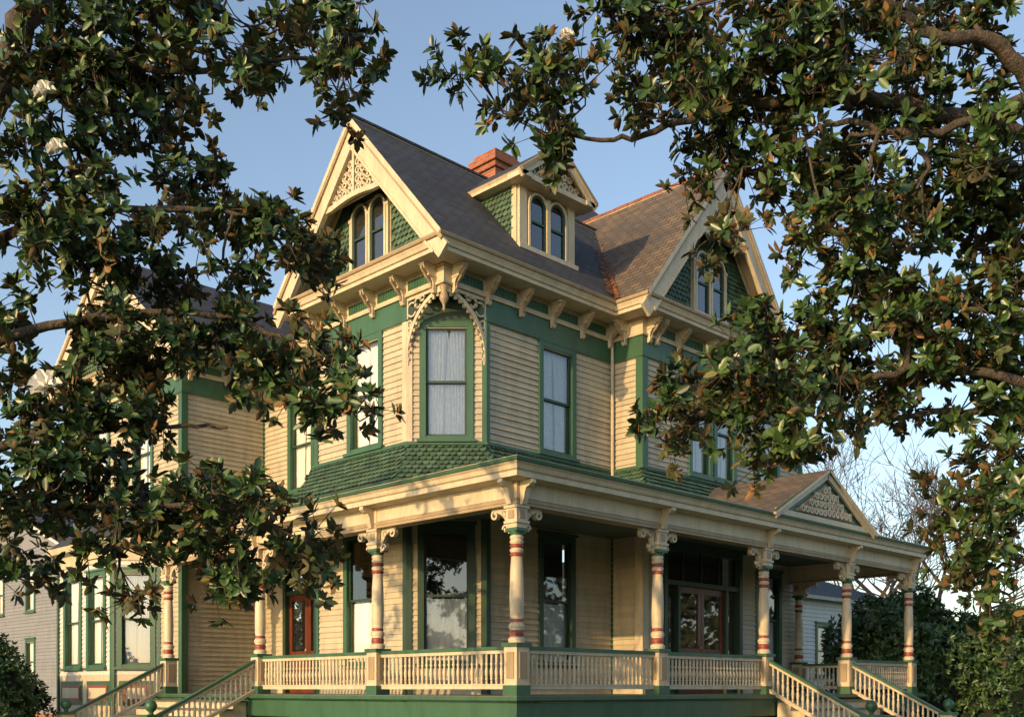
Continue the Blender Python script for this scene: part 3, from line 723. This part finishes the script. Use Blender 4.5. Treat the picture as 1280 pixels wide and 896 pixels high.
def smooth_path(pts,rad,sub=6,jit=.03):
    P=[np.array(p,float) for p in pts]; P=[P[0]]+P+[P[-1]]; R=[rad[0]]+list(rad)+[rad[-1]]; o=[];r=[]
    for i in range(1,len(P)-2):
        for j in range(sub):
            t=j/sub; a,b_,c,d=P[i-1:i+3]
            o.append(.5*((2*b_)+(c-a)*t+(2*a-5*b_+4*c-d)*t*t+(3*b_-a-3*c+d)*t**3)+rng.normal(0,jit,3)*(0 if i==1 and j==0 else 1)); r.append(R[i]*(1-t)+R[i+1]*t)
    o.append(P[-2]); r.append(R[-2]); return o,r
def tube(mb,pts,rad,k,n=8):
    v=[];f=[];prev=None
    for i,p in enumerate(pts):
        t=np.array(pts[min(i+1,len(pts)-1)])-np.array(pts[max(i-1,0)]); t/=np.linalg.norm(t)+1e-9
        if prev is None: u=np.cross(t,[0,0,1.] if abs(t[2])<.9 else [1.,0,0])
        else: u=prev-t*np.dot(prev,t)
        u/=np.linalg.norm(u)+1e-9; prev=u; w=np.cross(t,u)
        for j in range(n):
            a=2*math.pi*j/n; v.append(p+rad[i]*(math.cos(a)*u+math.sin(a)*w))
    for i in range(len(pts)-1):
        for j in range(n): f.append((i*n+j,i*n+(j+1)%n,(i+1)*n+(j+1)%n,(i+1)*n+j))
    mb.add(v,f,k,True)
def magnolia(name,limbs,clumps,flowers,dv_=3.2):
    """limbs: lists of (right,beyond,height,radius) in metres; clumps: (right,beyond,height,rx,rd,rz,n)"""
    emp=bpy.data.objects.new(name,None); scene.collection.objects.link(emp)
    wood=MB(); allp=[]
    for L in limbs:
        P,Rr=smooth_path([T(*q[:3]) for q in L],[q[3] for q in L],6,.012)
        Rr=[q*(1+rng.uniform(-.07,.09)) for q in Rr]
        tube(wood,P,Rr,'bark',10); allp+= [(p,r) for p,r in zip(P,Rr)]
    AP=np.array([p for p,_ in allp]); cen=[];axs=[]
    for (r,d,z,rx,rd,rz_,n) in clumps:
        c=T(r,d,z); k=max(3,int(n/dv_))
        dist=np.linalg.norm(AP-c,axis=1); bi=int(np.argmin(dist)); a=AP[bi]; ra=min(allp[bi][1]*.7,.024)
        mid=(a+c)/2+rng.normal(0,.08,3)
        P,Rr=smooth_path([a,mid,c],[ra,ra*.8,.010],4,.015); tube(wood,P,Rr,'bark',6)
        for _ in range(k):
            w=rng.normal(0,1,3); w/=np.linalg.norm(w); w*=rng.uniform(.1,1)**.5
            sc=c+np.array([(w[1]*rd+w[0]*rx)/R2,(w[1]*rd-w[0]*rx)/R2,w[2]*rz_])
            st=P[rng.integers(len(P)//2,len(P))]
            m2=(st+sc)/2+np.array([0,0,-.04])+rng.normal(0,.04,3)
            tube(wood,[st,m2,sc],[.009,.007,.004],'bark',4)
            for _ in range(7):
                o=rng.normal(0,.105,3); p=sc+o; cen.append(p)
                ax=(p-c)*.8/max(.2,np.linalg.norm(p-c))+np.array([0,0,.5])+rng.normal(0,.45,3)+o*2; axs.append(ax)
                tube(wood,[sc,p],[.005,.003],'bark',3)
    leafobj('leaves',leafmesh(cen,axs,10,.108,'leaft','leafb',wr=(.36,.5)),emp)
    fb=MB()
    for (r,d,z,s_) in flowers:
        c=T(r,d,z); A=Vector((-.6,-.6,.35)).normalized(); u0=A.orthogonal().normalized(); v0=A.cross(u0)
        for k in range(9):
            a=k*2.4; e=.95-.28*(k//3); L=.125*s_
            dv=np.array(u0*math.cos(a)*math.sin(e+.4)+v0*math.sin(a)*math.sin(e+.4)+A*math.cos(e+.4)); sv=np.cross(dv,np.array(A)); sv/=np.linalg.norm(sv); nv=np.cross(sv,dv)
            pts=[c,c+dv*L*.5+sv*L*.30+nv*.015,c+dv*L*.5-nv*.02,c+dv*L*.5-sv*L*.30+nv*.015,c+dv*L*.9+sv*L*.24+nv*.03,c+dv*L*1.05-nv*.01*k/4,c+dv*L*.9-sv*L*.24+nv*.03]
            fb.add(pts,[(0,2,1),(0,3,2),(1,2,5,4),(2,3,6,5)],'petal',False)
        lathe(fb,c[0],c[1],[(.012,c[2]-.01),(.016,c[2]+.02),(.004,c[2]+.05)],'tan',6)
    fb.build('blossoms',emp); wood.build('trunk_and_limbs',emp); return emp
Ll=[[(-5.4,8.7,0,.34),(-5.3,8.6,1.5,.27),(-5.1,8.5,3,.22),(-4.6,8.4,5.0,.17),(-4.12,8.4,6.1,.12),(-3.85,8.4,6.8,.10),(-3.4,8.6,7.9,.07)],
[(-4.12,8.4,6.1,.06),(-3.5,8.3,6.45,.038),(-2.7,8.4,6.3,.027),(-1.9,8.5,6.48,.018),(-1.3,8.6,6.5,.010)],
[(-5.0,8.5,3.5,.09),(-4.1,8.5,4.2,.042),(-3,8.6,4.45,.030),(-2.2,8.6,4.4,.024),(-1.6,8.6,4.1,.018),(-1.2,8.7,3.8,.010)],
[(-4.8,8.5,4.4,.08),(-4,8.5,5.1,.042),(-3,8.6,5.3,.028),(-2.2,8.7,5.3,.018),(-1.8,8.7,5.0,.010)],
[(-5.2,8.5,2.2,.08),(-4.1,8.6,2.8,.036),(-3.2,8.6,2.9,.027),(-2.3,8.5,2.85,.02),(-1.7,8.4,2.6,.011)],
[(-5.1,8.5,2.9,.08),(-4.0,8.8,3.5,.035),(-3.0,8.9,3.6,.022),(-2.4,8.9,3.6,.011)],
[(-5.0,8.5,3.8,.12),(-6,10.2,5,.09),(-7.5,11.5,6,.06),(-9,12.3,6.6,.04)],
[(-5.0,8.5,4.4,.1),(-5.6,9.5,6.5,.08),(-6.5,10.5,8,.05)]]
def rows(data,d,dj,dens,rd=.6):
    out=[]
    for (r,z,rx,rz_,k) in data: 
        dd=d+random.uniform(-dj,dj)
        out.append((r*dd/8.5,dd,1.4+(z-1.4)*dd/8.5,rx,rd,rz_,int(k*dens)))
    return out
Lc_=[(-3.75,6.6,.6,.5,60),(-2.95,6.7,.6,.4,60),(-2.1,6.7,.55,.32,50),(-1.3,6.62,.4,.22,40),(-1.4,6.2,.25,.14,12),(-3.6,5.8,.65,.5,66),(-2.85,6.0,.4,.3,30),(-2.7,5.4,.5,.3,40),(-2.0,5.25,.34,.3,34),(-1.75,5.0,.22,.25,22),(-3.8,5.1,.55,.4,56),(-2.9,4.85,.5,.22,26),
(-3.1,4.15,.6,.35,66),(-2.35,4.25,.55,.3,54),(-1.8,4.05,.45,.36,50),(-1.35,3.7,.32,.2,28),(-3.8,3.65,.55,.42,66),(-3.1,3.6,.4,.22,28),
(-3.8,2.95,.55,.38,62),(-2.95,2.85,.65,.36,72),(-2.15,2.9,.5,.22,42),(-1.65,2.5,.3,.22,22),(-2.2,2.3,.36,.26,32),(-3.95,2.3,.25,.3,24),(-3.2,2.5,.5,.14,22),(-3.9,4.35,.3,.2,16),
(-2.45,6.35,.4,.2,20),(-3.15,6.2,.45,.3,34),(-3.3,5.25,.4,.3,30),(-3.25,4.65,.35,.2,20),(-3.5,3.3,.4,.25,30),(-2.6,6.95,.5,.2,30),(-2.4,2.65,.4,.22,24),(-3.2,2.2,.3,.1,8),(-2.3,4.75,.35,.18,16)]
cl=rows(Lc_,8.5,.5,1.0)
for q in ((-9,12,6.5),(-8,11.6,5.6),(-9.5,12.8,5.4),(-7,11,6.8),(-6.5,10.5,8),(-8.6,12.4,7.6),(-5.6,9.5,7.2),(-10,12.5,6.8),(-6.3,9,5),(-6.5,8.5,3.5),(-6.3,10.2,4.3),(-3.5,8.6,8.1)):  # crown clumps out of view, added to dapple shade onto the house
    cl.append((*q,.8,.8,.55,24))
magnolia('magnolia_tree',Ll,cl,[(-3.42,7.75,3.62,1.0),(-3.45,7.8,5.8,.7),(-3.36,7.8,5.38,.65)],3.5)
Rl=[[(6.2,9.2,0,.38),(6.0,9.1,2,.3),(5.6,9,4,.26),(5.0,8.8,6,.2),(4.8,8.8,8,.12)],
[(5.2,8.8,5.6,.16),(4.6,8.5,6.2,.12),(4.1,8.5,6.1,.08),(3.6,8.5,6.0,.068),(3.1,8.5,6.12,.058),(2.55,8.5,6.15,.05),(1.9,8.5,6.1,.04),(1.45,8.6,6.05,.03),(.9,8.7,5.92,.02),(.4,8.7,5.97,.011)],
[(4.3,8.5,6.15,.08),(3.75,8.3,6.5,.055),(3.3,8.2,6.45,.045),(2.95,8.2,6.7,.04),(2.4,8.2,6.92,.03),(1.7,8.3,6.85,.02),(1.0,8.4,6.7,.012)],
[(5.2,8.8,5.0,.1),(4.3,8.2,5.5,.05),(3.7,8.1,5.75,.038),(3.1,8.1,5.65,.03),(2.6,8.2,5.8,.024),(2.2,8.3,5.7,.012)],
[(5.6,9,3.4,.12),(4.2,8.4,3.8,.045),(3.4,8.4,3.95,.034),(2.7,8.4,3.85,.028),(2.2,8.5,3.85,.022),(1.6,8.6,3.75,.015),(1.2,8.6,3.65,.009)],
[(5.5,9,4,.1),(4.3,8.7,4.4,.042),(3.4,8.7,4.65,.03),(2.7,8.7,4.5,.016)],
[(5.8,9,2.6,.1),(4.4,8.8,3.6,.04),(3.5,8.8,3.7,.026),(2.9,8.9,3.6,.014)],
[(5.8,9.0,1.8,.08),(4.4,8.8,2.4,.032),(3.7,8.7,2.6,.014)],
[(5.3,8.9,5.2,.12),(4.5,7.5,6.8,.09),(3,6.5,7.8,.05)]]
Rc_=[(-.25,6.28,.32,.16,22),(.45,6.42,.42,.26,40),(.3,6.0,.38,.22,30),(1.2,6.6,.5,.36,56),(1.2,6.1,.4,.18,22),(1.95,6.6,.55,.4,60),(2.7,6.6,.6,.4,62),(3.5,6.6,.6,.45,62),(1.7,5.75,.42,.36,40),(2.25,5.7,.42,.36,44),(2.85,5.6,.5,.36,50),(3.6,5.5,.6,.4,62),(1.75,5.2,.16,.2,8),(2.45,5.15,.3,.22,20),(3.1,4.9,.55,.3,50),(3.8,4.95,.5,.4,56),(2.7,4.45,.55,.28,50),(3.5,4.35,.6,.36,62),(2.05,4.15,.42,.22,34),(1.6,3.8,.55,.3,52),(1.25,3.6,.28,.22,20),(2.3,3.65,.5,.28,50),(2.95,3.8,.5,.24,34),(3.8,3.75,.5,.36,52),(2.2,3.3,.36,.16,20),(3.95,3.1,.34,.32,36),(3.75,2.5,.30,.34,36),(4.05,2.1,.26,.26,24),(3.1,5.25,.4,.2,20),
(2.35,6.2,.45,.3,30),(3.1,6.1,.45,.3,26),(3.3,5.2,.4,.25,24),(3.95,5.9,.4,.4,30),(2.85,5.15,.3,.2,14),(2.9,6.95,.5,.25,26),(1.65,6.2,.35,.25,22),(3.3,4.5,.35,.2,16),(2.55,4.05,.4,.2,22),(3.3,4.0,.4,.25,24),(.85,6.7,.3,.22,22),(4.0,4.45,.4,.3,30),(3.95,2.8,.3,.25,26),(2.0,3.9,.35,.2,26),(3.6,2.9,.25,.3,18)]
cr=rows(Rc_,8.5,.5,1.0)
for q in ((4.8,8,7.4),(3.2,7,7.9),(5.5,9.5,7),(5.6,8.6,5),(5.2,9.3,3.6),(6.5,9.5,6),(7,10,4.5),(2.2,8.3,7.6),(5.2,8.9,2.2)): cr.append((*q,.8,.8,.55,22))
magnolia('magnolia_tree.001',Rl,cr,[(1.72,7.9,3.85,.6),(.42,8.1,6.4,.5)],3.6)

def shrub(name,c,rad,n,L,kt='bush'):
    emp=bpy.data.objects.new(name,None); scene.collection.objects.link(emp)
    c=np.array(c,float); rad=np.array(rad,float)
    w=rng.normal(0,1,(n,3)); w/=np.linalg.norm(w,axis=1,keepdims=True); w[:,2]=np.abs(w[:,2])*1.3-.35*(rng.random(n)<.3)
    w/=np.linalg.norm(w,axis=1,keepdims=True)
    lump=1+.13*np.sin(w[:,0]*7+w[:,2]*5+c[0])+.1*np.sin(w[:,1]*9+3)
    cen=c+w*rad*(lump*rng.uniform(.82,1.06,n))[:,None]; cen[:,2]=np.maximum(cen[:,2],.08)
    leafobj('leaves',leafmesh(cen,w+rng.normal(0,.4,(n,3)),8,L,kt,kt),emp)
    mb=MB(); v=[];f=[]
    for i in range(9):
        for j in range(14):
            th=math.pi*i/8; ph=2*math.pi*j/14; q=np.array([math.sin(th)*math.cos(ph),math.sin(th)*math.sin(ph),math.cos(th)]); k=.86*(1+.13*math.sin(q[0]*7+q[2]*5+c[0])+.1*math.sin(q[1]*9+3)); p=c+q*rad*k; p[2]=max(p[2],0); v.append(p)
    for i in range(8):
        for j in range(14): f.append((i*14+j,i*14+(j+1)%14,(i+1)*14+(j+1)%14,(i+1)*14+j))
    mb.add(v,f,'bushcore',True); mb.build('dark_core',emp); return emp  # added dark filler core that closes the gaps behind the leaves
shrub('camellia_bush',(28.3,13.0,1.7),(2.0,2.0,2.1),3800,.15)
shrub('camellia_bush.001',(29.2,10.6,1.3),(1.7,1.7,1.9),2800,.15)
shrub('camellia_bush.002',(7.6,23.4,.9),(1.3,1.3,1.35),2300,.1)
shrub('camellia_bush.003',(8.0,27.2,1.1),(1.6,1.6,1.3),2000,.1)

def bare(name,base,H,seed):
    rr=random.Random(seed); mb=MB()
    def go(p,d,L,r,lv):
        pts=[p];rad=[r];q=np.array(p)
        for i in range(4):
            d=d+np.array([rr.gauss(0,.12),rr.gauss(0,.12),rr.gauss(.05,.08)]); d/=np.linalg.norm(d); q=q+d*L/4; pts.append(q.copy()); rad.append(r*(1-.11*(i+1)))
        tube(mb,pts,rad,'bark2',6 if lv<2 else 4)
        if lv>=6: return
        for k in range(3 if lv<4 else 2+(rr.random()<.5)):
            i=rr.choice([2,3,4,4]); nd=d+np.array([rr.gauss(0,.6),rr.gauss(0,.6),rr.gauss(.1,.3)]); nd/=np.linalg.norm(nd)
            go(pts[i],nd,L*rr.uniform(.62,.85),max(rad[i]*.68,.014),lv+1)
    go(np.array(base,float),np.array([0,0,1.]),H*.27,H*.022,0)
    return mb.build(name)
bare('bare_tree',(44,20.0,0),16,3); bare('bare_tree.001',(48,19.5,0),16,8); bare('bare_tree.002',(47,24,0),15,12); bare('bare_tree.003',(50,25,0),16,5)

def mass(name,specs,k):
    cen=[];ax=[]
    for (x,y,z,r,h) in specs:
        n=420; w=rng.normal(0,1,(n,3)); w/=np.linalg.norm(w,axis=1,keepdims=True); q=w*rng.uniform(.55,1.05,n)[:,None]*(1+.2*np.sin(w[:,:1]*6+x))
        cen.append(np.array([x,y,z])+q*np.array([r,r,h])); ax.append(w)
    cen=np.concatenate(cen); ax=np.concatenate(ax); cen[:,2]=np.maximum(cen[:,2],.2)
    emp=bpy.data.objects.new(name,None); scene.collection.objects.link(emp); leafobj('foliage',leafmesh(cen,ax,5,.9,k,k),emp)
    return emp
sp1=[(70+random.uniform(-6,6),18+i*4.2+random.uniform(-1,1),2.6,4.2,2.6+random.uniform(0,1.0)) for i in range(10)]
mass('distant_autumn_trees',sp1,'autumn')
sp2=[(20+i*6+random.uniform(-2,2),78+random.uniform(-4,4),4,5.5,5+random.uniform(0,2)) for i in range(7)]+[(60+random.uniform(-3,3),60-i*6,4,5,5.0) for i in range(3)]
sp2+=[(x,y,5,6,6) for x,y in ((-10,-50),(2,-52),(14,-50),(26,-48),(38,-45),(50,-40),(60,-30),(66,-18),(-22,-50))]
mass('distant_trees',sp2,'dist')

def cottage(name,x0,x1,y0,y1,h,rise,k,wins_l,wins_r,zf=.4):
    global win,glass,curt
    emp=bpy.data.objects.new(name,None); scene.collection.objects.link(emp)
    sv=(win,glass,curt); win,glass,curt=MB(),MB(),MB(); w=MB(); r=MB()
    for A,B,ws in (((x0,y1),(x0,y0),wins_l),((x0,y0),(x1,y0),wins_r),((x1,y0),(x1,y1),[]),((x1,y1),(x0,y1),[])):
        fr,L=wf(A,B); ops=[window(fr,a,a+1.05,z,z+1.9,'full') for a,z in ws]; siding(w,fr,L,zf,h,ops,k,h=.14)
    yc=(y0+y1)/2
    for s in (-1,1): slab(r,[(x0-.4,yc+s*((y1-y0)/2+.4),h-.1),(x1+.4,yc+s*((y1-y0)/2+.4),h-.1),(x1+.4,yc,h+rise),(x0-.4,yc,h+rise)],.12,'roof','white')
    for xx in (x0,x1): w.add([(xx,y0,h),(xx,y1,h),(xx,yc,h+rise-.1)],[(0,1,2)],k)
    wbox(w,x0+.05,x1-.05,y0+.05,y1-.05,0,zf,'brick')
    w.build('siding_walls',emp); r.build('roof',emp); win.build('window_frames',emp); glass.build('window_panes',emp); curt.build('curtains',emp)
    win,glass,curt=sv
cottage('white_cottage',31,40,18.5,26,4.7,1.3,'white',[(2,1.7)],[(2.4,1.8),(4.6,1.8),(7,1.8)])
cottage('grey_neighbour_house',17,27,42,56,7.2,2.6,'greysid',[(3,1.6),(6.5,1.6),(10,1.6),(3,4.6),(6.5,4.6),(10,4.6)],[(2,1.6),(6,1.6),(2,4.6),(6,4.6)])

def gmat():
    m,nt,b=newmat('grass'); p=geo_pos(nt)
    c=ramp(nt,noise(nt,.35,3,p),[(.3,(.05,.075,.025)),(.55,(.075,.1,.035)),(.8,(.14,.12,.055))]); c=mixc(nt,.5,c,ramp(nt,noise(nt,14,3,p),[(.3,(.03,.05,.015)),(.7,(.12,.15,.05))]))
    nt.links.new(c,b.inputs['Base Color']); b.inputs['Roughness'].default_value=.95; bump(nt,b,noise(nt,30,3,p),.8,.05); return m
M['grass']=gmat(); M['path']=paint('concrete',(.33,.31,.28),.9,.12)
g=MB(); g.add([(-400,-400,0),(500,-400,0),(500,500,0),(-400,500,0)],[(0,1,2,3)],'grass'); g.build('lawn')
g=MB(); g.add([(18.7,-20,.004),(21.3,-20,.004),(21.3,9.0,.004),(18.7,9.0,.004)],[(0,1,2,3)],'path'); g.build('garden_path')
g=MB(); g.add([(-20,19,.006),(9.0,19,.006),(9.0,21.7,.006),(-20,21.7,.006)],[(0,1,2,3)],'path'); g.build('garden_path.001')

# ------------------------------------------------------------ light, sky, camera
toS=Vector((-1,-.055,0)).normalized(); el=math.radians(15)
toS=Vector((toS.x*math.cos(el),toS.y*math.cos(el),math.sin(el)))
w=bpy.data.worlds.new('World'); scene.world=w; w.use_nodes=True; nt=w.node_tree
bg=nt.nodes['Background']; sky=nt.nodes.new('ShaderNodeTexSky'); sky.sky_type='NISHITA'; sky.sun_disc=False
sky.sun_elevation=el; sky.sun_rotation=math.atan2(toS.x,toS.y); sky.air_density=1.0; sky.dust_density=1.2; sky.ozone_density=1.2
hs=nt.nodes.new('ShaderNodeHueSaturation'); hs.inputs['Saturation'].default_value=.92; hs.inputs['Value'].default_value=1.65
nt.links.new(sky.outputs[0],hs.inputs['Color']); nt.links.new(hs.outputs[0],bg.inputs[0]); bg.inputs[1].default_value=.15
sl=bpy.data.lights.new('sun','SUN'); sl.energy=4.8; sl.angle=math.radians(.5); sl.color=(1,.64,.29)
so=bpy.data.objects.new('sun',sl); scene.collection.objects.link(so); so.rotation_euler=(-toS).to_track_quat('-Z','Y').to_euler()
cam=bpy.data.cameras.new('camera'); co=bpy.data.objects.new('camera',cam); scene.collection.objects.link(co)
co.location=(0,0,1.4); co.rotation_euler=(math.radians(90),0,math.radians(-45)); cam.sensor_width=36; cam.lens=37.1; cam.shift_y=.3225; cam.clip_end=1500; cam.clip_start=.05
scene.camera=co
